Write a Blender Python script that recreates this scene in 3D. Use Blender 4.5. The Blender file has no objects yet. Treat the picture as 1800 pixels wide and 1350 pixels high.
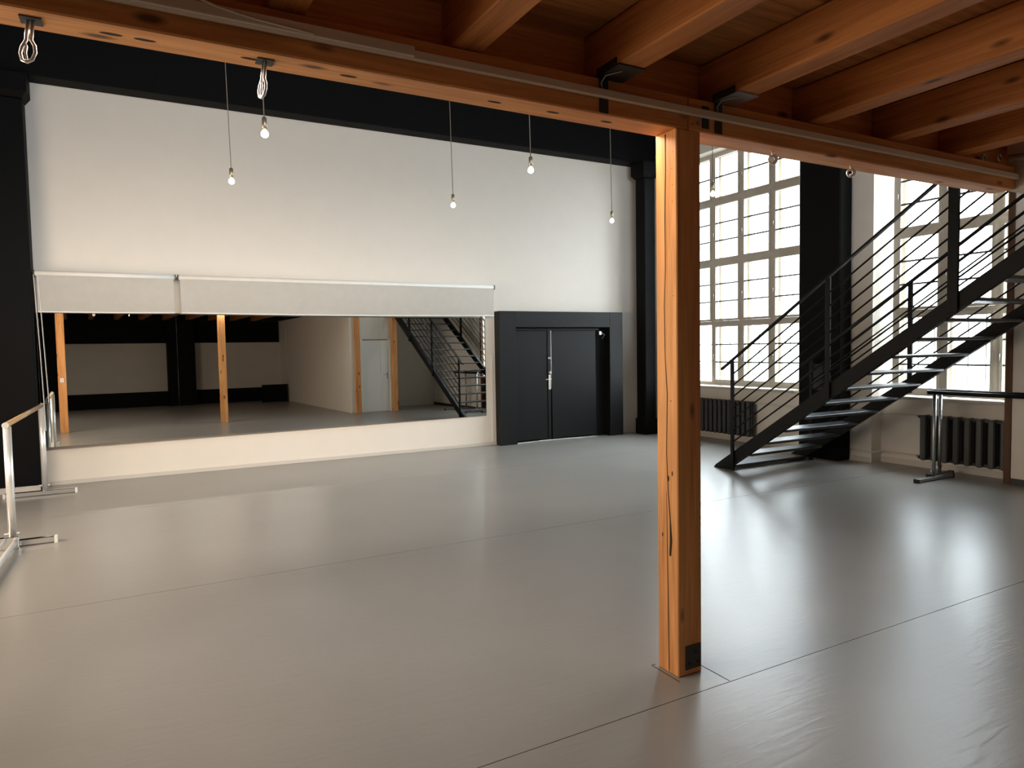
import bpy, bmesh, math, random
from mathutils import Vector, Matrix
random.seed(7)
sc = bpy.context.scene
COL = sc.collection
# ------------------------------------------------------------------ camera
YAW, PIT, ROL, FPX = math.radians(61.2), math.radians(-2.95), math.radians(-.97), 1211.0
fw = Vector((math.cos(PIT)*math.cos(YAW), math.cos(PIT)*math.sin(YAW), math.sin(PIT)))
r0 = Vector((math.sin(YAW), -math.cos(YAW), 0)); u0 = r0.cross(fw)
rr = math.cos(ROL)*r0 + math.sin(ROL)*u0; uu = rr.cross(fw)
cd = bpy.data.cameras.new('camera'); cam = bpy.data.objects.new('camera', cd); COL.objects.link(cam)
cam.matrix_world = Matrix(((rr.x, uu.x, -fw.x, 0), (rr.y, uu.y, -fw.y, 0), (rr.z, uu.z, -fw.z, 1.7), (0, 0, 0, 1)))
cd.sensor_width = 36; cd.sensor_fit = 'HORIZONTAL'; cd.lens = FPX/1800*36; cd.clip_start = .05
sc.camera = cam
# ------------------------------------------------------------------ sky, lights, exposure
w = bpy.data.worlds.new('overcast_sky'); sc.world = w; w.use_nodes = True
WN, WK = w.node_tree.nodes, w.node_tree.links
WN['Background'].inputs[0].default_value = (.86, .94, 1.0, 1)
wc = WN.new('ShaderNodeTexCoord'); wx = WN.new('ShaderNodeSeparateXYZ'); wm = WN.new('ShaderNodeMath'); wm.operation = 'MAXIMUM'; wm.inputs[1].default_value = 0
wa = WN.new('ShaderNodeMath'); wa.operation = 'MULTIPLY_ADD'; wa.inputs[1].default_value = 18.0; wa.inputs[2].default_value = 9.0   # overcast sky: zenith three times the horizon
WK.new(wc.outputs['Generated'], wx.inputs[0]); WK.new(wx.outputs['Z'], wm.inputs[0]); WK.new(wm.outputs[0], wa.inputs[0]); WK.new(wa.outputs[0], WN['Background'].inputs[1])
def area(name, loc, rot, sx, sy, power, col, portal=False):
    l = bpy.data.lights.new(name, 'AREA'); l.shape = 'RECTANGLE'; l.size = sx; l.size_y = sy; l.energy = power; l.color = col
    o = bpy.data.objects.new(name, l); COL.objects.link(o); o.location = loc; o.rotation_euler = rot
    if portal: l.cycles.is_portal = True
    return o
HP = math.pi/2
area('portal_opening', (9.62, 8.65, 3.1), (0, HP, 0), 4.3, 2.8, 1, (1, 1, 1), True)
area('portal_opening', (3.3, -7.16, 4.6), (HP, 0, 0), 12.4, 2.1, 1, (1, 1, 1), True)  # samples sky through the invented opening above the gallery
area('portal_opening', (9.62, 4.55, 3.1), (0, HP, 0), 4.3, 2.8, 1, (1, 1, 1), True)
# unseen warm fill light added at the left; the wall behind is closed
area('left_warm_fill', (-2.68, 6.2, 1.8), (0, -HP, 0), 1.8, 5.0, 180, (1, .82, .64))
# strip lights added on the hall side of the beam to brighten floor and far wall
for lx in (.2, 2.1, 4.1):
    area('beam_fill', (lx, 2.835, 2.845), (math.radians(72), 0, 0), 1.5, .06, 15, (1, .90, .78)).data.spread = math.radians(62)
    area('beam_fill_down', (lx, 2.825, 2.79), (math.radians(8), 0, 0), 1.5, .05, 10 if lx < 4 else 4, (1, .90, .78))  # second fill, added to lift the floor below the beam
area('gallery_fill', (-2.2, -.6, 2.90), (0, 0, 0), .4, 1.6, 30, (1, .87, .72))  # unseen fill light added to lift the dim room under the gallery
vs = sc.view_settings
vs.view_transform = 'Standard'; vs.look = 'None'; vs.gamma = 1; vs.use_curve_mapping = False; vs.exposure = 0.38
cy = sc.cycles
cy.max_bounces = 10; cy.diffuse_bounces = 6; cy.glossy_bounces = 5; cy.transmission_bounces = 6; cy.transparent_max_bounces = 16
cy.caustics_reflective = False; cy.caustics_refractive = False; cy.sample_clamp_indirect = 8; cy.use_denoising = True

# ------------------------------------------------------------------ materials
def nt(m): return m.node_tree.nodes, m.node_tree.links
def mat(name, col, rough=.5, metal=0, spec=.5, emit=None, estr=0, bump=0, bscale=40, var=0):
    m = bpy.data.materials.new(name); m.use_nodes = True; N, L = nt(m); b = N['Principled BSDF']
    b.inputs['Base Color'].default_value = (*col, 1); b.inputs['Roughness'].default_value = rough
    b.inputs['Metallic'].default_value = metal; b.inputs['Specular IOR Level'].default_value = spec
    if emit: b.inputs['Emission Color'].default_value = (*emit, 1); b.inputs['Emission Strength'].default_value = estr
    if bump or var:
        tc = N.new('ShaderNodeTexCoord'); n = N.new('ShaderNodeTexNoise'); n.inputs['Scale'].default_value = bscale; n.inputs['Detail'].default_value = 4
        L.new(tc.outputs['Object'], n.inputs['Vector'])
        if bump:
            bp = N.new('ShaderNodeBump'); bp.inputs['Strength'].default_value = bump; bp.inputs['Distance'].default_value = .005
            L.new(n.outputs[0], bp.inputs['Height']); L.new(bp.outputs[0], b.inputs['Normal'])
        if var:
            n2 = N.new('ShaderNodeTexNoise'); n2.inputs['Scale'].default_value = bscale*.07; n2.inputs['Detail'].default_value = 5
            L.new(tc.outputs['Object'], n2.inputs['Vector'])
            r = N.new('ShaderNodeValToRGB'); r.color_ramp.elements[0].position = .3; r.color_ramp.elements[1].position = .7
            r.color_ramp.elements[0].color = (*[c*(1-var) for c in col], 1); r.color_ramp.elements[1].color = (*[min(1, c*(1+var)) for c in col], 1)
            L.new(n2.outputs[0], r.inputs[0]); L.new(r.outputs[0], b.inputs['Base Color'])
    return m
def wood(name, axis, light, dark, rough=.55, knots=True):
    m = bpy.data.materials.new(name); m.use_nodes = True; N, L = nt(m); b = N['Principled BSDF']
    tc = N.new('ShaderNodeTexCoord'); oi = N.new('ShaderNodeObjectInfo')
    off = N.new('ShaderNodeVectorMath'); off.operation = 'ADD'
    k = N.new('ShaderNodeMath'); k.operation = 'MULTIPLY'; k.inputs[1].default_value = 37.0
    L.new(oi.outputs['Random'], k.inputs[0]); L.new(tc.outputs['Object'], off.inputs[0]); L.new(k.outputs[0], off.inputs[1])
    def mp(al, ac):
        p = N.new('ShaderNodeMapping'); s = [ac]*3; s['XYZ'.index(axis)] = al; p.inputs['Scale'].default_value = s
        L.new(off.outputs[0], p.inputs['Vector']); return p
    n1 = N.new('ShaderNodeTexNoise'); n1.inputs['Scale'].default_value = 1; n1.inputs['Detail'].default_value = 7; n1.inputs['Distortion'].default_value = .8
    L.new(mp(.9, 11).outputs[0], n1.inputs['Vector'])
    n2 = N.new('ShaderNodeTexNoise'); n2.inputs['Scale'].default_value = 1; n2.inputs['Detail'].default_value = 3
    L.new(mp(2.5, 90).outputs[0], n2.inputs['Vector'])
    mx = N.new('ShaderNodeMath'); mx.operation = 'MULTIPLY_ADD'; mx.inputs[1].default_value = .5
    L.new(n2.outputs[0], mx.inputs[0]); L.new(n1.outputs[0], mx.inputs[2])
    r = N.new('ShaderNodeValToRGB'); e = r.color_ramp.elements
    e[0].position = .52; e[0].color = (*dark, 1); e[1].position = .92; e[1].color = (*light, 1)
    L.new(mx.outputs[0], r.inputs[0]); out = r.outputs[0]
    if knots:
        v = N.new('ShaderNodeTexVoronoi'); v.inputs['Scale'].default_value = 1; L.new(mp(2.6, 7.5).outputs[0], v.inputs['Vector'])
        kr = N.new('ShaderNodeValToRGB'); kr.color_ramp.elements[0].position = .07; kr.color_ramp.elements[0].color = (1, 1, 1, 1)
        kr.color_ramp.elements[1].position = .17; kr.color_ramp.elements[1].color = (0, 0, 0, 1)
        L.new(v.outputs['Distance'], kr.inputs[0])
        mm = N.new('ShaderNodeMixRGB'); mm.inputs[2].default_value = (*[c*.28 for c in dark], 1)
        L.new(kr.outputs[0], mm.inputs[0]); L.new(out, mm.inputs[1]); out = mm.outputs[0]
    L.new(out, b.inputs['Base Color']); b.inputs['Roughness'].default_value = rough; b.inputs['Specular IOR Level'].default_value = .3
    bp = N.new('ShaderNodeBump'); bp.inputs['Strength'].default_value = .25; bp.inputs['Distance'].default_value = .004
    L.new(mx.outputs[0], bp.inputs['Height']); L.new(bp.outputs[0], b.inputs['Normal'])
    return m
WL, WD = (.86, .41, .150), (.54, .22, .068)
M = {}
for a in 'XYZ': M['wood'+a] = wood('oiled_pine_'+a.lower(), a, WL, WD)
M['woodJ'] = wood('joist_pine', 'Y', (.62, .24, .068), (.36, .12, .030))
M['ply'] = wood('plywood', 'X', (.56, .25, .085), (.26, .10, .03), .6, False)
M['barre_wood'] = wood('beech_rail', 'Y', (.62, .40, .21), (.48, .28, .13), .35, False)
M['brown_trim'] = wood('brown_trim_wood', 'Z', (.13, .055, .025), (.075, .03, .012), .5, False)
M['white'] = mat('white_plaster', (.77, .715, .645), .75, bump=.12, bscale=60, var=.012)
M['pier'] = mat('cream_plaster', (.74, .70, .64), .75, bump=.12, bscale=60, var=.03)
M['grey_panel'] = mat('grey_panel', (.62, .58, .52), .8, var=.04, bscale=30)
M['black'] = mat('black_paint', (.0040, .0040, .0042), .65, spec=.10, bump=.08, bscale=80)
M['dark_ceiling'] = mat('black_ceiling_paint', (.008, .008, .008), .8, spec=.2)
M['black_door'] = mat('black_satin_door', (.0075, .0078, .0085), .45, spec=.25, bump=.05, bscale=50)
M['steel_black'] = mat('black_steel', (.0045, .0047, .0052), .5, spec=.15)
M['tread'] = mat('black_tread_linoleum', (.05, .053, .06), .34, spec=.5)
M['frame'] = mat('beige_window_paint', (.52, .475, .405), .5, var=.05, bscale=80)
M['bar'] = mat('grey_glazing_bar', (.10, .095, .085), .5)
M['cast'] = mat('grey_cast_iron_paint', (.045, .047, .047), .45, var=.1, bscale=60)
M['chrome'] = mat('polished_steel', (.82, .81, .79), .16, 1)
M['silver'] = mat('bright_satin_metal', (.82, .81, .79), .28, .5)
M['galv'] = mat('galvanised_steel', (.42, .43, .43), .42, 1)
M['dark_steel'] = mat('dark_bracket_steel', (.05, .052, .055), .5, .6)
M['white_metal'] = mat('white_lacquered_metal', (.82, .81, .78), .3)
M['trunk'] = mat('taupe_trunking', (.76, .67, .56), .5)
M['plastic'] = mat('white_plastic', (.82, .80, .76), .4)
M['blind'] = mat('white_blind_fabric', (.84, .82, .78), .8, bump=.15, bscale=120, var=.02)
M['grey_edge'] = mat('grey_endcap', (.10, .10, .10), .5)
M['board'] = mat('pale_skirting', (.60, .565, .52), .55)
M['dark_board'] = mat('dark_skirting', (.02, .02, .02), .5)
M['crack'] = mat('drying_crack', (.025, .010, .004), .9)
M['seam'] = mat('dark_subfloor', (.06, .055, .05), .8)
M['cord'] = mat('grey_cord', (.16, .14, .12), .6)
M['socket'] = mat('brass_lamp_holder', (.36, .31, .22), .35, .7)
M['bulb'] = mat('lit_bulb_glass', (.95, .93, .88), .1, emit=(1, .90, .72), estr=2.2)
M['door_white'] = mat('white_door_paint', (.82, .81, .78), .4)
M['rubber'] = mat('black_rubber', (.015, .015, .015), .7)
M['ground'] = mat('yard_paving', (.17, .165, .16), .8, var=.1, bscale=10)
mm = bpy.data.materials.new('mirror_silver'); mm.use_nodes = True; b = mm.node_tree.nodes['Principled BSDF']
b.inputs['Base Color'].default_value = (.80, .82, .80, 1); b.inputs['Metallic'].default_value = 1; b.inputs['Roughness'].default_value = .004; M['mirror'] = mm
# window glass: a clear pane with a faint reflection
g = bpy.data.materials.new('window_glass'); g.use_nodes = True; N, L = nt(g); N.remove(N['Principled BSDF'])
tr = N.new('ShaderNodeBsdfTransparent'); tr.inputs[0].default_value = (.95, .97, .97, 1); gl = N.new('ShaderNodeBsdfGlossy'); gl.inputs['Roughness'].default_value = .03
fr = N.new('ShaderNodeFresnel'); ge = N.new('ShaderNodeNewGeometry'); io = N.new('ShaderNodeMath'); io.operation = 'MULTIPLY_ADD'; io.inputs[1].default_value = 1/1.45-1.45; io.inputs[2].default_value = 1.45; L.new(ge.outputs['Backfacing'], io.inputs[0]); L.new(io.outputs[0], fr.inputs[0]); ms = N.new('ShaderNodeMixShader')
L.new(fr.outputs[0], ms.inputs[0]); L.new(tr.outputs[0], ms.inputs[1]); L.new(gl.outputs[0], ms.inputs[2]); L.new(ms.outputs[0], N['Material Output'].inputs[0]); M['glass'] = g
# vinyl dance floor
f = bpy.data.materials.new('grey_dance_vinyl'); f.use_nodes = True; N, L = nt(f); b = N['Principled BSDF']
tc = N.new('ShaderNodeTexCoord'); n = N.new('ShaderNodeTexNoise'); n.inputs['Scale'].default_value = .9; n.inputs['Detail'].default_value = 6
L.new(tc.outputs['Object'], n.inputs['Vector']); r = N.new('ShaderNodeValToRGB'); e = r.color_ramp.elements
e[0].position = .3; e[0].color = (.300, .284, .262, 1); e[1].position = .72; e[1].color = (.340, .323, .300, 1)
L.new(n.outputs[0], r.inputs[0]); L.new(r.outputs[0], b.inputs['Base Color'])
mp = N.new('ShaderNodeMapping'); mp.inputs['Scale'].default_value = (1.6, 9, 1); L.new(tc.outputs['Object'], mp.inputs['Vector'])
n2 = N.new('ShaderNodeTexNoise'); n2.inputs['Scale'].default_value = 2.2; n2.inputs['Detail'].default_value = 3; n2.inputs['Distortion'].default_value = 1.2; L.new(mp.outputs[0], n2.inputs['Vector'])
n3 = N.new('ShaderNodeTexNoise'); n3.inputs['Scale'].default_value = 260; L.new(tc.outputs['Object'], n3.inputs['Vector'])
ad = N.new('ShaderNodeMath'); ad.operation = 'MULTIPLY_ADD'; ad.inputs[1].default_value = .05; L.new(n3.outputs[0], ad.inputs[0]); L.new(n2.outputs[0], ad.inputs[2])
bp = N.new('ShaderNodeBump'); bp.inputs['Strength'].default_value = .10; bp.inputs['Distance'].default_value = .012; L.new(ad.outputs[0], bp.inputs['Height']); L.new(bp.outputs[0], b.inputs['Normal'])
b.inputs['Roughness'].default_value = .30; b.inputs['Specular IOR Level'].default_value = .5; M['floor'] = f

# ------------------------------------------------------------------ mesh helpers (all take world coordinates)
def B(): return bmesh.new()
def box(bm, x0, x1, y0, y1, z0, z1, bev=0, seg=1):
    r = bmesh.ops.create_cube(bm, size=1)
    for v in r['verts']:
        v.co = Vector(((x0+x1)/2 + v.co.x*(x1-x0), (y0+y1)/2 + v.co.y*(y1-y0), (z0+z1)/2 + v.co.z*(z1-z0)))
    if bev:
        es = set(e for v in r['verts'] for e in v.link_edges)
        bmesh.ops.bevel(bm, geom=list(es), offset=bev, segments=seg, affect='EDGES', profile=.5)
    return bm
def hexa(bm, p):                                   # 8 corners: bottom ring 0-3, top ring 4-7
    vs_ = [bm.verts.new(q) for q in p]
    for a in ((3, 2, 1, 0), (4, 5, 6, 7), (0, 1, 5, 4), (1, 2, 6, 5), (2, 3, 7, 6), (3, 0, 4, 7)): bm.faces.new([vs_[i] for i in a])
    return bm
def prism(bm, poly, axis, a, b_):                  # poly of 2D points extruded along an axis
    def P(u, v, t): return {'X': (t, u, v), 'Y': (u, t, v), 'Z': (u, v, t)}[axis]
    lo = [bm.verts.new(P(u, v, a)) for u, v in poly]; hi = [bm.verts.new(P(u, v, b_)) for u, v in poly]; n_ = len(poly)
    bm.faces.new(lo[::-1]); bm.faces.new(hi)
    for i in range(n_): bm.faces.new((lo[i], lo[(i+1) % n_], hi[(i+1) % n_], hi[i]))
    bmesh.ops.recalc_face_normals(bm, faces=bm.faces[:]); return bm
def tube(bm, pts, rad, seg=10, closed=False):
    pts = [Vector(p) for p in pts]; n_ = len(pts); rings = []; up = None
    for i, p in enumerate(pts):
        a = pts[i-1] if (i or closed) else p; c = pts[(i+1) % n_] if (i < n_-1 or closed) else p
        t = (c-a).normalized()
        if up is None: up = Vector((0, 0, 1)) if abs(t.z) < .9 else Vector((1, 0, 0))
        s = t.cross(up)
        if s.length < 1e-4: s = t.cross(Vector((0, 1, 0)))
        s.normalize(); up = s.cross(t).normalized()
        rad_i = rad[i] if isinstance(rad, (list, tuple)) else rad
        rings.append([bm.verts.new(p + rad_i*(math.cos(2*math.pi*k/seg)*s + math.sin(2*math.pi*k/seg)*up)) for k in range(seg)])
    for i in range(n_ if closed else n_-1):
        A, C = rings[i], rings[(i+1) % n_]
        for k in range(seg): bm.faces.new((A[k], A[(k+1) % seg], C[(k+1) % seg], C[k]))
    if not closed: bm.faces.new(rings[0][::-1]); bm.faces.new(rings[-1])
    bmesh.ops.recalc_face_normals(bm, faces=bm.faces[:]); return bm
def wpos(o):
    p = Vector((0, 0, 0))
    while o: p += o.location; o = o.parent
    return p
def obj(name, bm, m, parent=None, kind=None, smooth=False, label=None, at=None):
    base = wpos(parent) if parent else Vector((0, 0, 0))
    o_ = Vector(at) if at else base
    me = bpy.data.meshes.new(name); bmesh.ops.translate(bm, verts=bm.verts[:], vec=-o_); bm.to_mesh(me); bm.free()
    me.materials.append(M[m] if isinstance(m, str) else m)
    if smooth:
        for p in me.polygons: p.use_smooth = True
    o = bpy.data.objects.new(name, me); COL.objects.link(o); o.parent = parent; o.location = o_ - base
    if kind: o['kind'] = kind
    if label: o['label'] = label
    return o
def thing(name, loc, label=None, cat=None, group=None, kind=None):
    o = bpy.data.objects.new(name, None); COL.objects.link(o); o.location = loc; o.empty_display_size = .1
    if label: o['label'] = label
    if cat: o['category'] = cat
    if group: o['group'] = group
    if kind: o['kind'] = kind
    return o
def tag(o, label, cat, group=None):
    o['label'] = label; o['category'] = cat
    if group: o['group'] = group
    return o
def bx(name, m, parent, *a, bev=0, **k): return obj(name, box(B(), *a, bev=bev), m, parent, **k)

# ================================================================== SETTING
XW, XN, YB = 9.10, 9.32, 10.80          # right wall piers, window niches, back wall
ZC = 5.90
# floor: vinyl sheets with open seams over a dark subfloor
fl = bx('floor', 'seam', None, -3.2, 9.7, -7.2, 11.1, -.12, -.006, kind='structure')
ys = [-6.9, -3.62, -.58, 2.46, 5.48, 8.66, 10.8]
for i in range(6):
    bm = box(B(), -3.0, 9.32, ys[i]+.0025, ys[i+1]-.0025, -.006, 0)
    obj('vinyl_sheet', bm, 'floor', fl)
# cut lines around the main post
for (x0, y0, x1, y1) in ((2.585, 2.47, 2.585, 2.80), (2.547, 2.80, 2.585, 2.80), (2.362, 2.59, 2.362, 2.80), (2.362, 2.80, 2.384, 2.80)):
    bx('floor_cut', 'seam', fl, min(x0, x1)-.003, max(x0, x1)+.003, min(y0, y1)-.003, max(y0, y1)+.003, .0, .0006)
# back wall with black left end
wb = bx('wall_back', 'white', None, -1.25, 9.6, YB, 11.1, 0, ZC, kind='structure')
bx('black_bay', 'black', wb, -3.0, -1.25, YB, 11.1, 0, ZC)
# overhead black beam along the back wall, and the dark hall ceiling
t = bx('trim_1', 'black', None, -3.0, 9.32, 10.50, YB, 5.19, ZC, bev=.012, kind='structure')
bx('trim_2', 'black', None, 9.05, XW+.02, 2.2, 10.5, 5.42, ZC, kind='structure')
bx('ceiling_hall', 'dark_ceiling', None, -3.0, 9.6, -7.0, 11.1, ZC, 6.1, kind='structure').name = 'ceiling'
# right wall: piers, parapets under the windows, lintels
wr = bx('wall_right', 'pier', None, XW, 9.6, 6.04, 7.26, 0, ZC, kind='structure')
bx('pier', 'pier', wr, XW, 9.6, 10.02, YB, 0, ZC)
bx('pier', 'pier', wr, XW, 9.6, -7.0, 3.15, 0, ZC)
for a, c in ((7.26, 10.02), (3.15, 6.04)):
    bx('parapet', 'pier', wr, XN, 9.6, a, c, 0, .93)
    bx('lintel', 'white', wr, XW+.02, 9.6, a, c, 5.14, ZC)
# white wall panel in front of the far end of the second window, with its timber edge
bx('wall_panel', 'pier', wr, 9.04, 9.09, -6.9, 4.245, .07, ZC)
bx('skirting', 'dark_board', wr, 9.03, 9.09, -6.9, 4.245, 0, .07)
bx('trim_3', 'brown_trim', None, 9.025, 9.095, 4.245, 4.32, 0, 5.0, bev=.004, kind='structure')
# back room under the gallery
wk = bx('wall_rear', 'grey_panel', None, -3.0, 9.1, -5.4, -5.2, .0, 2.93, kind='structure')
bx('black_dado', 'black', wk, -3.0, 5.78, -5.2, -5.14, 0, .50)
bx('black_frieze', 'black', wk, -3.0, 5.78, -5.2, -5.14, 2.15, 2.93)
bx('black_pilaster', 'black', wk, 2.0, 2.85, -5.2, -4.75, 0, 2.93)
bx('black_pilaster', 'black', wk, -3.0, -1.15, -5.2, -4.75, 0, 2.93)
bx('black_dado', 'black', wk, 4.9, 5.78, -4.2, -4.1, 0, .62)
wg = bx('wall_gallery', 'pier', None, -3.0, 9.6, -7.15, -7.0, 0, 3.55, kind='structure')   # unseen window opening above it, invented to let light onto the back wall
bx('lintel', 'pier', wg, -3.0, 9.6, -7.15, -7.0, 5.65, 6.1)
for x in (-3.0, -.6, 1.8, 4.2, 6.6, 9.0): bx('added_mullion', 'frame', wg, x, x+.10, -7.12, -7.02, 3.55, 5.65)
wl = bx('wall_left', 'black', None, -3.0, -2.72, -7.0, YB, 0, ZC, kind='structure')
bx('blank_panel', 'frame', wl, -2.72, -2.69, 2.9, 8.7, .85, 2.95)  # solid panel added behind the left fill light, no window there
# white partition with the plain white door (seen in the mirror) and the plaster head beside the beam end
pt = bx('wall_partition', 'white', None, 5.565, 5.80, 2.55, 2.68, 2.775, 3.12, kind='structure')
bx('stub', 'white', pt, 5.80, 5.93, 2.55, 2.618, 0, 3.12)
bx('return_wall', 'white', pt, 5.83, 5.92, -5.2, 2.55, 0, 2.93)
bx('head', 'white', pt, 6.08, 7.0, 2.56, 2.66, 2.06, 3.12)
bx('return_wall', 'white', pt, 7.0, 7.04, 1.2, 2.66, 0, 3.0)
bx('stair_back_wall', 'pier', pt, 7.04, 9.03, 1.1, 1.2, 0, 3.1)
d2 = thing('door_2', (6.5, 2.62, 0), kind='structure')
bx('leaf', 'door_white', d2, 6.13, 6.95, 2.58, 2.63, .01, 2.03, bev=.004)
bx('jamb', 'door_white', d2, 6.08, 6.13, 2.55, 2.675, 0, 2.06); bx('jamb', 'door_white', d2, 6.95, 7.0, 2.55, 2.675, 0, 2.06)
h = bx('handle_plate', 'galv', d2, 6.86, 6.90, 2.63, 2.638, .93, 1.12, bev=.003)
obj('lever', tube(B(), [(6.88, 2.63, 1.06), (6.88, 2.68, 1.06), (6.75, 2.685, 1.06)], .009), 'galv', h, smooth=True)
# baseboards
bx('baseboard_back', 'board', None, -1.0, 5.60, YB-.022, YB, 0, .055, bev=.004, kind='structure')
bx('baseboard_left', 'board', None, -2.7, -1.08, 10.44, 10.47, 0, .075, bev=.004, kind='structure')
bm = box(B(), 8.9, 9.098, YB-.02, YB, 0, .07); box(bm, 9.08, XW, 6.06, 7.0, 0, .075); box(bm, XN-.02, XN, 4.2, 6.03, 0, .075); box(bm, XN-.02, XN, 7.27, 10.0, 0, .075)
obj('baseboard_right', bm, 'board', None, kind='structure')
# outside yard
bx('yard', 'ground', None, 9.7, 60, -40, 60, -.6, -.5, kind='structure').name = 'ground'

# ------------------------------------------------------------------ windows
zr = [1.00, 2.10, 3.19, 4.28, 5.14]
def window(name, cols, open_cell=None):
    win = thing(name, (XN+.06, (cols[0]+cols[-1])/2, zr[0]), kind='structure')
    fm = B(); x0, x1 = XN+.02, XN+.12
    for i, y in enumerate(cols):
        hw = .03
        box(fm, x0, x1, y-hw, y+hw, zr[0]-.02, zr[-1]+.0)
    for z in zr: box(fm, x0+.002, x1-.002, cols[0]+.03, cols[-1]-.03, z-.033, z+.033)
    obj('frame', fm, 'frame', win)
    bx('sill', 'frame', win, XW-.02, XN+.02, cols[0]-.02, cols[-1]+.02, .925, .965, bev=.006)
    om = B()                                              # outer leaf of the double window
    for y in cols: box(om, 9.52, 9.57, y-.03, y+.03, .95, 5.14)
    for z in zr: box(om, 9.525, 9.565, cols[0]+.03, cols[-1]-.03, z-.03, z+.03)
    for a, c in zip(cols[:-1], cols[1:]):
        for q in ((a*2+c)/3, (a+2*c)/3): box(om, 9.535, 9.548, q-.006, q+.006, zr[0], zr[1])
    obj('outer_frame', om, 'frame', win)
    for i in range(len(cols)-1):
        for j in range(4):
            a, c, lo, hi = cols[i]+.032, cols[i+1]-.032, zr[j]+.035, zr[j+1]-.035
            xs0, xs1 = XN+.012, XN+.055; sw = .038
            isopen = open_cell == (i, j)
            sm = B()
            box(sm, xs0, xs1, a, a+sw, lo, hi); box(sm, xs0, xs1, c-sw, c, lo, hi)
            box(sm, xs0, xs1, a+sw, c-sw, lo, lo+sw); box(sm, xs0, xs1, a+sw, c-sw, hi-sw, hi)
            nb = 3 if j < 3 else 2
            zs = [lo+sw+(hi-lo-2*sw)*k/nb for k in range(nb+1)]
            bars = [box(B(), xs0+.008, xs1-.01, a+sw, c-sw, z-.012, z+.012) for z in zs[1:-1]]
            panes = [box(B(), xs0+.02, xs0+.024, a+sw, c-sw, z0, z1) for z0, z1 in zip(zs[:-1], zs[1:])]
            if isopen:                                     # swung into the room on its hinge
                piv = Vector((XN+.03, c, 0)); R_ = Matrix.Rotation(math.radians(84), 4, 'Z')
                for bm_ in [sm]+bars+panes:
                    bmesh.ops.transform(bm_, matrix=Matrix.Translation(piv) @ R_ @ Matrix.Translation(-piv), verts=bm_.verts[:])
            s = obj('sash', sm, 'white_metal' if isopen else 'frame', win)
            for q in bars: obj('glazing_bar', q, 'bar', s)
            for q in panes: obj('pane', q, 'glass', s)
            if not isopen:
                hm = tube(B(), [(xs0, c-sw/2, (lo+hi)/2-.02), (xs0-.03, c-sw/2, (lo+hi)/2-.02), (xs0-.032, c-sw/2, (lo+hi)/2-.10)], .006, 6)
                obj('window_latch', hm, 'galv', s, smooth=True)
    return win
window('window_1', [7.36, 7.98, 8.645, 9.31, 9.975], (3, 0))
window('window_2', [3.27, 3.92, 4.57, 5.22, 5.87])

# ------------------------------------------------------------------ gallery: joists, plywood
cl = thing('ceiling', (1.5, -1.2, 3.14), kind='structure')
JX = [.47+.72*k for k in range(-4, 8)]
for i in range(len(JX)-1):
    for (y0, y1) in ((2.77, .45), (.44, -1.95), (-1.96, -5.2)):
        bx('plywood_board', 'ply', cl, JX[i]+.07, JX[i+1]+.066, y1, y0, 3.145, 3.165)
bx('deck', 'dark_ceiling', cl, -3.0, 6.94, -6.9, 2.78, 3.17, 3.24)
bx('rim_board', 'woodX', cl, -2.7, 7.0, 2.723, 2.757, 2.934, 3.17)
bx('rear_fascia', 'black', cl, -3.0, 9.05, -5.2, -5.13, 2.935, 3.17)
jl = {0: 'timber joist high on the left, two bays left of the one behind the taupe trunking',
      1: 'timber joist at the top left, one bay left of the one behind the taupe trunking',
      2: 'brown timber joist whose end shows at the top left behind the taupe trunking',
      3: 'timber joist ending on the beam just right of the wide trunking cover',
      4: 'timber joist with a dark steel hanger under its end, left of the main post',
      5: 'timber joist with a steel hanger under its end, right of the main post top',
      6: 'long timber joist without hanger, first one right of the two hanger joists',
      7: 'timber joist without hanger, second one right of the two hanger joists',
      8: 'shortest visible timber joist, at the right edge next to the steel pipe'}
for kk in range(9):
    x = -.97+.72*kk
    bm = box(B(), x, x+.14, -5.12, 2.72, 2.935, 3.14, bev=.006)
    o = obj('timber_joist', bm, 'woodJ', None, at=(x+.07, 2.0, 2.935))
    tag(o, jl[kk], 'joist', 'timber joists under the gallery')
# ------------------------------------------------------------------ beams and posts
bz0, bz1 = 2.77, 2.932
b1 = thing('timber_beam', (0, 2.70, bz0), 'long pine beam across the top left, left of the main post, carrying two long hooks', 'beam', 'pine beam along the gallery edge')
bx('beam_timber', 'woodX', b1, -2.68, 2.463, 2.62, 2.78, bz0, bz1, bev=.006)
b2 = thing('timber_beam', (4, 2.70, bz0), 'pine beam running right from the main post top, with two spiral hooks below', 'beam', 'pine beam along the gallery edge')
bx('beam_timber', 'woodX', b2, 2.466, 5.56, 2.62, 2.78, bz0, bz1, bev=.006)
for (xb, par, xs) in ((-2.0, b1, (-.02, .08, .42)), (1, b1, (.78, 1.42, 1.72, 2.02))):
    for x in xs:                                   # dark knots on the underside
        k = B(); bmesh.ops.create_circle(k, cap_ends=True, segments=10, radius=1)
        for v in k.verts: v.co = Vector((x + v.co.x*.035, 2.70 + random.uniform(-.03, .03)*0 + v.co.y*.009, bz0-.0008))
        obj('knot', k, 'crack', par)
def post(x0, x1, y0, y1, ztop, label, extra=False):
    t = thing('timber_post', ((x0+x1)/2, (y0+y1)/2, 0), label, 'post')
    bx('shaft', 'woodZ', t, x0, x1, y0, y1, .0, ztop, bev=.005)
    return t
mp_ = post(2.385, 2.545, 2.62, 2.775, bz0, 'main pine post standing in the open floor, nearest the camera, with a long crack')
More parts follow.
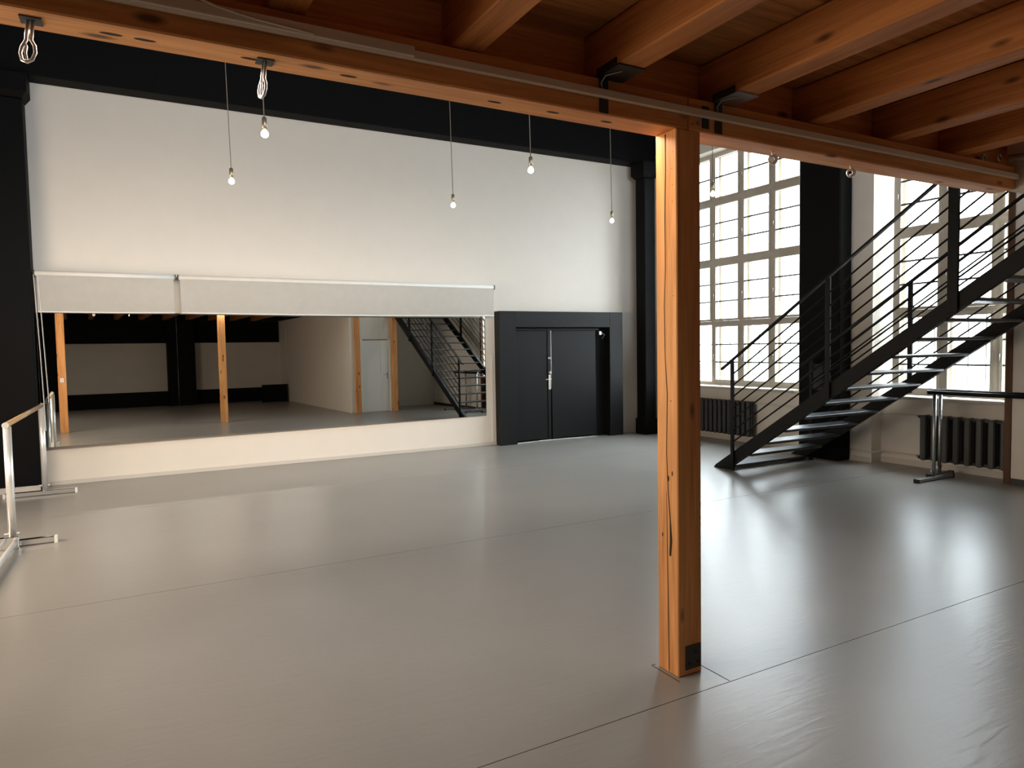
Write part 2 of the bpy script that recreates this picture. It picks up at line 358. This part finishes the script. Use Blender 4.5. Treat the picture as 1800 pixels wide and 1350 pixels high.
def crack(pts, wds, xf):                            # a long drying crack on the left face of the post
    bm = B(); L_ = [bm.verts.new((xf, y-wd, z)) for (y, z), wd in zip(pts, wds)]; R_ = [bm.verts.new((xf, y+wd, z)) for (y, z), wd in zip(pts, wds)]
    for i in range(len(pts)-1): bm.faces.new((L_[i], R_[i], R_[i+1], L_[i+1]))
    bmesh.ops.recalc_face_normals(bm, faces=bm.faces[:])
    return obj('crack', bm, 'crack', mp_)
crack([(2.690, .01), (2.694, .35), (2.700, .75), (2.704, .95)], [.003, .003, .0022, .0008], 2.3842)
crack([(2.678, .62), (2.671, .70), (2.676, .80), (2.690, .95), (2.702, 1.15), (2.694, 1.45), (2.709, 1.65), (2.713, 1.9), (2.703, 2.1), (2.705, 2.35), (2.698, 2.6), (2.699, 2.76)], [.007, .009, .004, .0028, .0025, .003, .0022, .0024, .002, .003, .0035, .004], 2.3842)
for (y, z, a, c_) in ((2.735, .72, .006, .016), (2.66, 1.05, .006, .02), (2.668, 1.42, .004, .006), (2.645, 1.95, .003, .004), (2.69, 1.02, .010, .022), (2.65, 2.42, .003, .004), (2.65, 2.5, .003, .004), (2.652, 2.58, .003, .004), (2.648, 2.66, .003, .004)):
    k = B(); bmesh.ops.create_circle(k, cap_ends=True, segments=10, radius=1)
    for v in k.verts: v.co = Vector((2.3843, y + v.co.x*a*.7, z + v.co.y*c_*.7))
    obj('knot', k, 'crack', mp_)
bp_ = bx('base_plate', 'dark_steel', mp_, 2.43, 2.535, 2.614, 2.62, .03, .155, bev=.002)
for (x, z) in ((2.455, .06), (2.50, .115), (2.51, .062)): obj('bolt', tube(B(), [(x, 2.614, z), (x, 2.607, z)], .006, 8), 'rubber', bp_)
bx('top_plate', 'dark_steel', mp_, 2.555, 2.60, 2.6145, 2.6195, 2.79, 2.90, bev=.001)
obj('bolt', tube(B(), [(2.53, 2.62, 2.812), (2.53, 2.606, 2.812)], .011, 8), 'galv', mp_)
obj('bolt', tube(B(), [(2.49, 2.62, 2.80), (2.49, 2.612, 2.80)], .006, 8), 'galv', mp_)
pa = post(-1.0, -.84, 2.62, 2.775, bz0, 'pine post reflected at the far left of the mirror, with a white socket on it')
bx('wall_socket', 'plastic', pa, -.96, -.88, 2.775, 2.79, 1.14, 1.24, bev=.004)
post(5.93, 6.08, 2.53, 2.68, 3.12, 'pine post left of the white door in the mirror')
post(7.005, 7.145, 2.63, 2.775, bz0-.10, 'pine post right of the white door in the mirror, next to the stair')
# hangers under two joists
for x, lb in ((1.91, 'dark steel joist hanger left of the main post, its strap hanging down the beam face'), (2.63, 'galvanised joist hanger just right of the main post top')):
    t = thing('joist_hanger', (x+.07, 2.6, 2.93), lb, 'bracket', 'steel joist hangers on the beam')
    bm = box(B(), x-.004, x+.144, 2.45, 2.617, 2.928, 2.934); obj('seat_plate', bm, 'dark_steel' if x < 2 else 'galv', t)
    bx('side_plate', 'dark_steel', t, x-.005, x-.001, 2.47, 2.617, 2.93, 2.965); bx('side_plate', 'dark_steel', t, x+.141, x+.145, 2.47, 2.617, 2.93, 2.965)
    bx('strap', 'dark_steel', t, x+.012, x+.06, 2.6145, 2.6195, 2.775, 2.93)
    bm = tube(B(), [(x+.02, 2.604, 2.87), (x+.008, 2.600, 2.90), (x+.012, 2.57, 2.925), (x+.05, 2.5, 2.926)], .004, 6); obj('wire_tie', bm, 'galv', t, smooth=True)
# cable trunking on the beam face
t = thing('cable_trunking', (1, 2.6, 2.85), 'thin taupe cable trunking along the face of the timber beam', 'trunking')
bx('channel', 'trunk', t, -2.6, 5.545, 2.588, 2.6135, 2.838, 2.872, bev=.002)
bx('wide_cover', 'trunk', t, -2.6, 1.01, 2.575, 2.6135, 2.842, 2.882, bev=.002)
o = obj('electric_cable', tube(B(), [(-.2, 2.565, 3.02), (.0, 2.565, 2.96), (.12, 2.568, 2.92), (.30, 2.569, 2.872), (.42, 2.569, 2.857), (.62, 2.569, 2.846)], .004, 6), 'trunk', smooth=True, at=(.2, 2.56, 2.9))
tag(o, 'grey cable slanting onto the taupe trunking at the top left', 'cable')
t = thing('cable_trunking', (2, 2.80, 2.85), 'white trunking on the hall side of the beam, seen above the mirror posts', 'trunking')
for a, c, d_ in ((-.9, .55, 0), (.56, 2.3, .008), (2.31, 5.5, 0)):
    bx('channel', 'plastic', t, a, c, 2.782, 2.815+d_, 2.80, 2.90, bev=.003)
# steel pipe above the right end of the beam
t = thing('steel_pipe', (5.6, 2.3, 3.0), 'grey steel pipe with clamps at the top right above the beam end', 'pipe')
obj('pipe', tube(B(), [(5.42, 2.60, 2.965), (5.9, 2.02, 2.985), (6.6, 1.2, 3.0)], .028, 10), 'galv', t, smooth=True)
for (x, y, z) in ((5.22, 2.66, 2.945), (5.34, 2.62, 2.95), (4.99, 2.66, 2.94)):
    bm = tube(B(), [(x+.025*math.cos(a), y, z+.022+.022*math.sin(a)) for a in [2*math.pi*i/10 for i in range(10)]], .006, 6, closed=True); obj('clamp', bm, 'galv', t, smooth=True)
# hooks under the beam
def loop_hook(x, tilt, lb):
    t = thing('beam_hook', (x, 2.70, bz0), lb, 'hook', 'steel hooks under the beam')
    bx('hook_plate', 'dark_steel', t, x-.03, x+.03, 2.67, 2.73, bz0-.004, bz0)
    c, s = math.cos(tilt), math.sin(tilt)
    P = lambda u, z: (x+u*c*.8 + (bz0-z)*-.12*(tilt != 0), 2.70-u*s*.8 + 0, z)
    zt = bz0
    pts = [P(-.012, zt), P(-.012, zt-.065), P(-.026, zt-.085), P(-.030, zt-.105), P(-.020, zt-.127), P(0, zt-.134), P(.020, zt-.127), P(.030, zt-.105), P(.024, zt-.083), P(.008, zt-.065), P(.008, zt)]
    obj('hook_loop', tube(B(), pts, .0055, 8), 'silver', t, smooth=True)
    pts = [P(-.018, zt-.070), P(-.008, zt-.085), P(-.010, zt-.105), P(-.002, zt-.125)]
    obj('hook_tongue', tube(B(), pts, .0045, 6), 'silver', t, smooth=True)
def spiral_hook(x, lb):
    t = thing('beam_hook', (x, 2.70, bz0), lb, 'hook', 'steel hooks under the beam')
    pts = [(x, 2.70, bz0), (x, 2.70, bz0-.012)]
    for i in range(26):
        a = math.pi/2 - i/25*2*math.pi*1.55; r_ = .028*(1-.55*i/25)
        pts.append((x + r_*math.cos(a)*.85, 2.70 - r_*math.cos(a)*.5, bz0-.046 + r_*math.sin(a)))
    obj('hook_spiral', tube(B(), pts, .006, 8), 'silver', t, smooth=True)
loop_hook(-.24, .5, 'long steel loop hook under the beam at the far left')
loop_hook(.47, 1.2, 'narrow tilted steel loop hook under the beam above the two left bulbs')
spiral_hook(3.16, 'spiral steel hook under the beam in front of the tall window')
spiral_hook(3.84, 'spiral steel hook under the beam in front of the black pilaster')
# ------------------------------------------------------------------ pendant bulbs
def pendant(x, y, z, lb):
    t = thing('pendant_bulb', (x, y, ZC), lb, 'lamp', 'bare pendant bulbs in the hall')
    obj('cord', tube(B(), [(x-.035, y, ZC), (x-.02, y, 4.6), (x, y, z+.11)], .004, 6), 'cord', t, smooth=True)
    obj('lamp_holder', tube(B(), [(x, y, z+.125), (x, y, z+.115), (x, y, z+.04), (x, y, z+.035)], [.006, .017, .019, .013], 12), 'socket', t, smooth=True)
    k = B(); bmesh.ops.create_uvsphere(k, u_segments=16, v_segments=10, radius=.029)
    for v in k.verts:
        if v.co.z > 0: v.co.z *= 1.25; v.co.x *= 1-.25*(v.co.z/.036); v.co.y *= 1-.25*(v.co.z/.036)
        v.co += Vector((x, y, z))
    obj('bulb', k, 'bulb', t, smooth=True)
for a in ((.875, 6.95, 3.30, 'pendant bulb on a long cord, lower of the two at the left'), (.915, 5.36, 3.30, 'pendant bulb below the tilted loop hook, higher of the two at the left'),
          (3.19, 7.09, 3.30, 'pendant bulb on a long cord above the middle of the wall, left of its pair'), (3.21, 5.42, 3.30, 'pendant bulb hanging near the beam, right of its pair in the middle'),
          (5.41, 7.13, 3.30, 'small far pendant bulb just left of the black corner column'), (5.46, 5.44, 3.30, 'pendant bulb in front of the tall window right of the main post')):
    pendant(*a)
# ------------------------------------------------------------------ black columns
def column(x0, x1, y0, y1, lb, cap=True, base=True, ztop=5.19):
    t = thing('column', ((x0+x1)/2, (y0+y1)/2, 0), lb, 'column')
    bx('shaft', 'black', t, x0, x1, y0, y1, 0, ztop-.30 if cap else ztop, bev=.018)
    if base: bx('base', 'black', t, x0-.02, x1+.02, y0-.02, min(y1+.02, YB), 0, .30, bev=.012)
    if cap:
        z0, z1, d_ = ztop-.30, ztop-.22, .06; y9 = min(y1+d_, YB)
        obj('capital_flare', hexa(B(), [(x0, y0, z0), (x1, y0, z0), (x1, y1, z0), (x0, y1, z0), (x0-d_, y0-d_, z1), (x1+d_, y0-d_, z1), (x1+d_, y9, z1), (x0-d_, y9, z1)]), 'black', t)
        bx('capital', 'black', t, x0-d_, x1+d_, y0-d_, y9, z1, ztop, bev=.01)
    return t
column(8.60, 8.87, 10.33, 10.60, 'black square column in the far corner, right of the double door')
column(-1.60, -1.07, 10.48, 10.79, 'black column at the far left edge beside the mirror', base=False)
column(8.83, 9.095, 6.36, 7.05, 'broad black pilaster between the two windows, behind the stair', cap=False, base=False)
t = thing('fuse_box', (8.82, 6.67, 1.2), 'flat black fuse box on the broad black pilaster', 'box')
bx('cabinet', 'black', t, 8.80, 8.83, 6.54, 6.80, 1.0, 1.42, bev=.004); bx('cabinet_door', 'black_door', t, 8.792, 8.80, 6.555, 6.785, 1.015, 1.405, bev=.003)
t = thing('wall_socket', (8.82, 6.6, .88), 'small double socket low on the broad black pilaster', 'socket')
bx('socket_plate', 'black_door', t, 8.818, 8.83, 6.52, 6.68, .84, .92, bev=.003)
for y in (6.56, 6.64): obj('socket_outlet', tube(B(), [(8.818, y, .88), (8.814, y, .88)], .013, 10), 'plastic', t)
# ------------------------------------------------------------------ mirror
mt = thing('wall_mirror', (2.25, 10.74, .53), 'long wall mirror in four panels above the white wall strip', 'mirror')
th = math.radians(1.75); PI_ = math.radians(.12)
ux = Vector((math.cos(th), math.sin(th), 0)); un = Vector((math.sin(th), -math.cos(th)*math.cos(PI_), math.sin(PI_))).normalized(); uv = un.cross(ux); uv = uv if uv.z > 0 else -uv
c0 = Vector((2.25, 10.685, .53))
edges = [-3.30, -1.70, -.23, 1.245, 3.16]
for a, c in zip(edges[:-1], edges[1:]):
    P = []
    for d_ in (.006, 0):
        for (s, z) in ((a+.0006, 0), (c-.0006, 0), (c-.0006, 1.735), (a+.0006, 1.735)): P.append(c0 + ux*s + uv*z - un*d_)
    obj('mirror_panel', hexa(B(), P), 'mirror', mt)
bk = [c0 + ux*s + uv*z - un*.0065 for (s, z) in ((-3.295, .005), (3.155, .005), (3.155, 1.73), (-3.295, 1.73))]
bb = [Vector((q.x, YB-.001, q.z)) for q in bk]
obj('backing_board', hexa(B(), [bk[0], bk[1], bb[1], bb[0], bk[3], bk[2], bb[2], bb[3]]), 'pier', mt)
# ------------------------------------------------------------------ roller blinds
def blind(x0, x1, lb, sag, chain):
    t = thing('roller_blind', ((x0+x1)/2, 10.55, 2.75), lb, 'blind', 'white roller blinds over the mirror')
    yb = 10.535
    obj('roller_tube', tube(B(), [(x0+.012, yb+.03, 2.752), (x1-.012, yb+.03, 2.752)], .036, 14), 'blind', t, smooth=True)
    for x in (x0, x1-.012):
        br = B(); tube(br, [(x, yb+.03, 2.752), (x+.012, yb+.03, 2.752)], .041, 14); box(br, x+.001, x+.011, yb+.03, YB, 2.735, 2.775); obj('end_bracket', br, 'grey_edge', t)
    bm = B(); n_, m_ = 60, 8; rows = []
    for j in range(m_+1):
        row = []
        for i in range(n_+1):
            u = i/n_; v = j/m_
            z = 2.735 - v*(.465 + sag*math.sin(math.pi*u)*.5)
            y = yb + .002 + .006*v*math.sin(u*(x1-x0)*9+1) * math.sin(u*5)
            row.append(bm.verts.new((x0+.03+(x1-x0-.06)*u, y, z)))
        rows.append(row)
    for j in range(m_):
        for i in range(n_): bm.faces.new((rows[j][i], rows[j+1][i], rows[j+1][i+1], rows[j][i+1]))
    r_ = bmesh.ops.solidify(bm, geom=bm.faces[:], thickness=.001)
    obj('blind_fabric', bm, 'blind', t)
    pts = [(x0+.03+(x1-x0-.06)*i/12, yb+.002, 2.268 - sag*math.sin(math.pi*i/12)*.5) for i in range(13)]
    obj('bottom_bar', tube(B(), pts, .011, 8), 'white_metal', t, smooth=True)
    if chain:
        for dx in (0, .045): obj('pull_chain', tube(B(), [(x0+.0+dx, yb, 2.73), (x0+.03+dx, yb-.01, 1.8), (x0+.05+dx, yb, .75+dx*8)], .004, 6), 'plastic', t)
    return t
blind(-1.05, .565, 'shorter white roller blind at the left end above the mirror', .01, True)
blind(.585, 5.49, 'long white roller blind above the mirror, reaching to the black door', .03, False)
o = bx('wall_conduit', 'plastic', None, 5.515, 5.545, YB-.02, YB, .06, 1.6, bev=.003, at=(5.53, YB, .06)); tag(o, 'thin white conduit on the wall left of the black door', 'conduit')
# ------------------------------------------------------------------ black double door
d1 = thing('door_1', (6.95, 10.65, 0), kind='structure')
yf = 10.60; X0, X1, O0, O1, ZT, ZO = 5.60, 8.275, 5.925, 7.965, 2.355, 2.07
bm = box(B(), X0, O0, yf, YB, 0, ZT, bev=.006); box(bm, O1, X1, yf, YB, 0, ZT, bev=.006); box(bm, O0-.006, O1+.006, yf, YB, ZO, ZT, bev=.006)
obj('portal', bm, 'black_door', d1)
bx('back_board', 'dark_ceiling', d1, O0, O1, YB-.02, YB-.002, 0, ZO)
ym = 10.72
l1 = bx('leaf', 'black_door', d1, O0+.01, 6.635, ym, ym+.05, .035, ZO-.055, bev=.004)
bm = box(B(), 6.64, 6.70, ym-.012, ym+.05, .03, ZO-.02, bev=.003); box(bm, O0+.01, 7.80, ym-.008, ym+.05, ZO-.052, ZO-.012, bev=.003); obj('door_frame', bm, 'black_door', d1)
l2 = bx('leaf', 'black_door', d1, 6.735, 7.72, ym+.002, ym+.052, .035, ZO-.055, bev=.004)
bx('edge_strip', 'chrome', d1, 6.704, 6.730, ym-.006, ym+.02, .95, ZO-.03, bev=.002)
bx('threshold', 'chrome', d1, O0+.01, 7.72, ym-.03, ym+.04, .0, .018, bev=.003)
h = bx('handle_plate', 'silver', l1, 6.652, 6.694, ym-.022, ym-.012, .94, 1.21, bev=.004)
obj('lever', tube(B(), [(6.675, ym-.02, 1.13), (6.675, ym-.06, 1.13), (6.56, ym-.064, 1.125)], .011, 8), 'silver', h, smooth=True)
obj('lock_knob', tube(B(), [(6.673, ym-.012, 1.25), (6.673, ym-.05, 1.25)], .022, 12), 'silver', l1)
bx('upper_lock', 'galv', l1, 6.64, 6.69, ym-.03, ym-.012, 1.50, 1.53, bev=.002)
bm = box(B(), 7.78, 7.84, ym-.04, ym, 1.93, 2.0, bev=.004); obj('door_closer', bm, 'galv', l2)
obj('closer_arm', tube(B(), [(7.80, ym-.03, 1.99), (7.90, ym-.05, 1.93), (7.86, ym-.01, 1.86)], .008, 6), 'galv', l2)
# ------------------------------------------------------------------ steel stair
SX0, SX1 = 7.10, 8.60
def zb(y): return 1.02 + .67*(5.27-y)
def zt_(y): return zb(y) + .18
st = thing('steel_staircase', (7.85, 5.0, 0), 'open black steel staircase with rod railings rising to the right past the windows', 'staircase')
YT = 2.10
for s in (SX0, SX1):
    prism(bm := B(), [(7.035, 0.0), (6.79, 0.0), (YT, zb(YT)), (YT, zt_(YT)), (7.0, .042)], 'X', s-.03, s+.03)
    obj('stringer', bm, 'steel_black', st)
for k in range(0, 17):
    yk = 6.70-.277*k; z = .065+.1865*k
    tr_ = obj('tread', box(B(), SX0+.031, SX1-.031, yk, yk+.255, z-.034, z, bev=.006), 'tread', st)
bx('landing_plate', 'steel_black', st, SX0+.031, SX1-.031, 1.22, 2.10, 3.18, 3.23)
for s, sg in ((SX0, -1), (SX1, 1)):
    xo = s + sg*.045
    for y, hw, top in ((6.68, .025, None), (5.23, .03, None), (3.85, .05, 3.46), (2.4, .025, None)):
        zz = zb(y) if y < 6.6 else .0
        bx('newel_post', 'steel_black', st, xo-.015, xo+.015+0, y-hw, y+hw, zz+.002, (top or 2.46+.665*(5.23-y)-.012), bev=.003)
    for i in range(7):
        o_ = .13+.1525*i
        a, c = (6.68, zt_(6.68)+o_), (2.2, zt_(2.2)+o_)
        obj('rail_bar', tube(B(), [(xo, a[0], a[1]), (xo, c[0], c[1])],   .0105, 8), 'steel_black', st, smooth=True)
    R1 = lambda y: 2.46+.665*(5.23-y)
    bm = B(); ya, yc = 6.87, 2.1
    hexa(bm, [(xo-.022, ya, R1(ya)-.014), (xo+.022, ya, R1(ya)-.014), (xo+.022, yc, R1(yc)-.014), (xo-.022, yc, R1(yc)-.014), (xo-.022, ya, R1(ya)+.014), (xo+.022, ya, R1(ya)+.014), (xo+.022, yc, R1(yc)+.014), (xo-.022, yc, R1(yc)+.014)])
    bmesh.ops.recalc_face_normals(bm, faces=bm.faces[:]); obj('handrail', bm, 'steel_black', st)
# ------------------------------------------------------------------ radiators
def radiator(y0, n_, xf, lb, pitch=.138, hw=.040):
    t = thing('radiator', (xf+.1, y0+n_*pitch/2, .12), lb, 'radiator', 'grey cast iron radiators under the windows')
    bm = B()
    for i in range(3):
        x = xf + .02 + i*.055; box(bm, x-.020, x+.020, -hw, hw, .14, .72, bev=.014)
    for z in (.155, .70): tube(bm, [(xf+.005, 0, z), (xf+.145, 0, z)], .030, 10)
    proto = None
    for i in range(n_):
        if proto is None:
            bmesh.ops.translate(bm, verts=bm.verts[:], vec=(0, y0+pitch/2, 0)); proto = obj('radiator_section', bm, 'cast', t, at=(xf+.075, y0+pitch/2, .43))
        else:
            c = proto.copy(); COL.objects.link(c); c.location = (proto.location.x, proto.location.y + i*pitch, proto.location.z)
    hb = B()
    for z in (.155, .70): tube(hb, [(xf+.075, y0-.02, z), (xf+.075, y0+n_*pitch+.02, z)], .022, 10)
    obj('connecting_pipe', hb, 'cast', t, smooth=True)
    for y in (y0+pitch*1.5, y0+n_*pitch-pitch*1.5): bx('wall_bracket', 'cast', t, xf+.06, XN, y-.012, y+.012, .62, .65)
radiator(4.02, 10, 9.11, 'grey ribbed radiator under the right window, behind the barre stands')
radiator(8.24, 14, 9.11, 'grey ribbed radiator under the tall window, just right of the main post', .108, .032)
t = thing('heating_pipe', (9.28, 5.7, .4), 'thin cream heating pipes on the wall left of the right radiator', 'pipe')
obj('upper_pipe', tube(B(), [(9.185, 5.462, .70), (9.28, 5.50, .70), (9.28, 6.0, .70), (9.075, 6.01, .70), (9.075, 6.35, .70)], .012, 8), 'pier', t, smooth=True)
obj('lower_pipe', tube(B(), [(9.185, 5.462, .155), (9.28, 5.50, .155), (9.28, 6.0, .155), (9.075, 6.01, .155), (9.075, 6.35, .155)], .012, 8), 'pier', t, smooth=True)
t = thing('heating_pipe', (9.06, 7.4, .4), 'thin upright heating pipe between the tall window and the black pilaster', 'pipe')
obj('upright_pipe', tube(B(), [(9.07, 7.14, .05), (9.07, 7.14, 1.0)], .014, 8), 'pier', t, smooth=True)
obj('branch_pipe', tube(B(), [(9.07, 7.14, .70), (9.07, 7.6, .70), (9.185, 8.20, .70)], .011, 8), 'pier', t, smooth=True)
obj('pipe_valve', tube(B(), [(9.04, 7.14, .705), (9.10, 7.14, .705)], .022, 8), 'dark_steel', t)
# ------------------------------------------------------------------ ballet barres
def barre(x, y0, y1, zt, foot, lb, rail_m, metal, ur=.03, fh=.045):
    t = thing('ballet_barre', (x, (y0+y1)/2, 0), lb, 'barre', 'portable ballet barres')
    rl = obj('rail', tube(B(), [(x, y0-.08, zt), (x, y1+.08, zt)], .024, 12), rail_m, t, smooth=True)
    for y in (y0-.085, y1+.075): obj('rail_cap', tube(B(), [(x, y, zt), (x, y+.01, zt)], .027, 12), metal, t)
    for y in (y0, y1):
        obj('upright', tube(B(), [(x, y, fh-.005), (x, y, zt-.018)], ur, 14), metal, t, smooth=True)
        f_ = obj('foot', box(B(), x-foot[0], x+foot[1], y-.028, y+.028, .006, fh, bev=.005), 'chrome' if metal == 'silver' else metal, t)
        for u in (x-foot[0]-.004, x+foot[1]-.020): bx('foot_cap', 'plastic' if metal == 'silver' else 'rubber', f_, u, u+.024, y-.029, y+.029, 0, fh+.001)
        k_ = obj('clamp_knob', tube(B(), [(x-ur-.03, y-.0, .12), (x+ur+.02, y, .12)], .012, 8), metal, t)
    return t
barre(-1.0, 7.5, 10.12, 1.10, (.42, .33), 'freestanding ballet barre with a wooden rail at the left edge', 'barre_wood', 'silver', .032, .06)
barre(8.55, 3.62, 4.86, 1.075, (.36, .40), 'dark railed ballet barre stand in front of the right radiator, nearer the room', 'steel_black', 'galv', .021)
barre(8.87, 3.66, 4.97, 1.075, (.24, .27), 'dark railed ballet barre stand right behind the other, close to the radiator', 'steel_black', 'galv', .021)
t = thing('barre_stretcher', (-1.0, 6.6, 0), 'white metal tubes lying on the floor from the near foot of the left barre', 'barre')
obj('tube', tube(B(), [(-.975, 7.44, .055), (-1.02, 5.6, .055)], .022, 10), 'white_metal', t, smooth=True)
obj('tube', tube(B(), [(-1.045, 7.44, .085), (-1.09, 5.6, .085)], .014, 10), 'white_metal', t, smooth=True)
bm = box(B(), -1.09, -.945, 7.40, 7.44, 0, .11, bev=.004); box(bm, -1.13, -.98, 5.58, 5.62, 0, .11, bev=.004); obj('tube_bracket', bm, 'chrome', t)
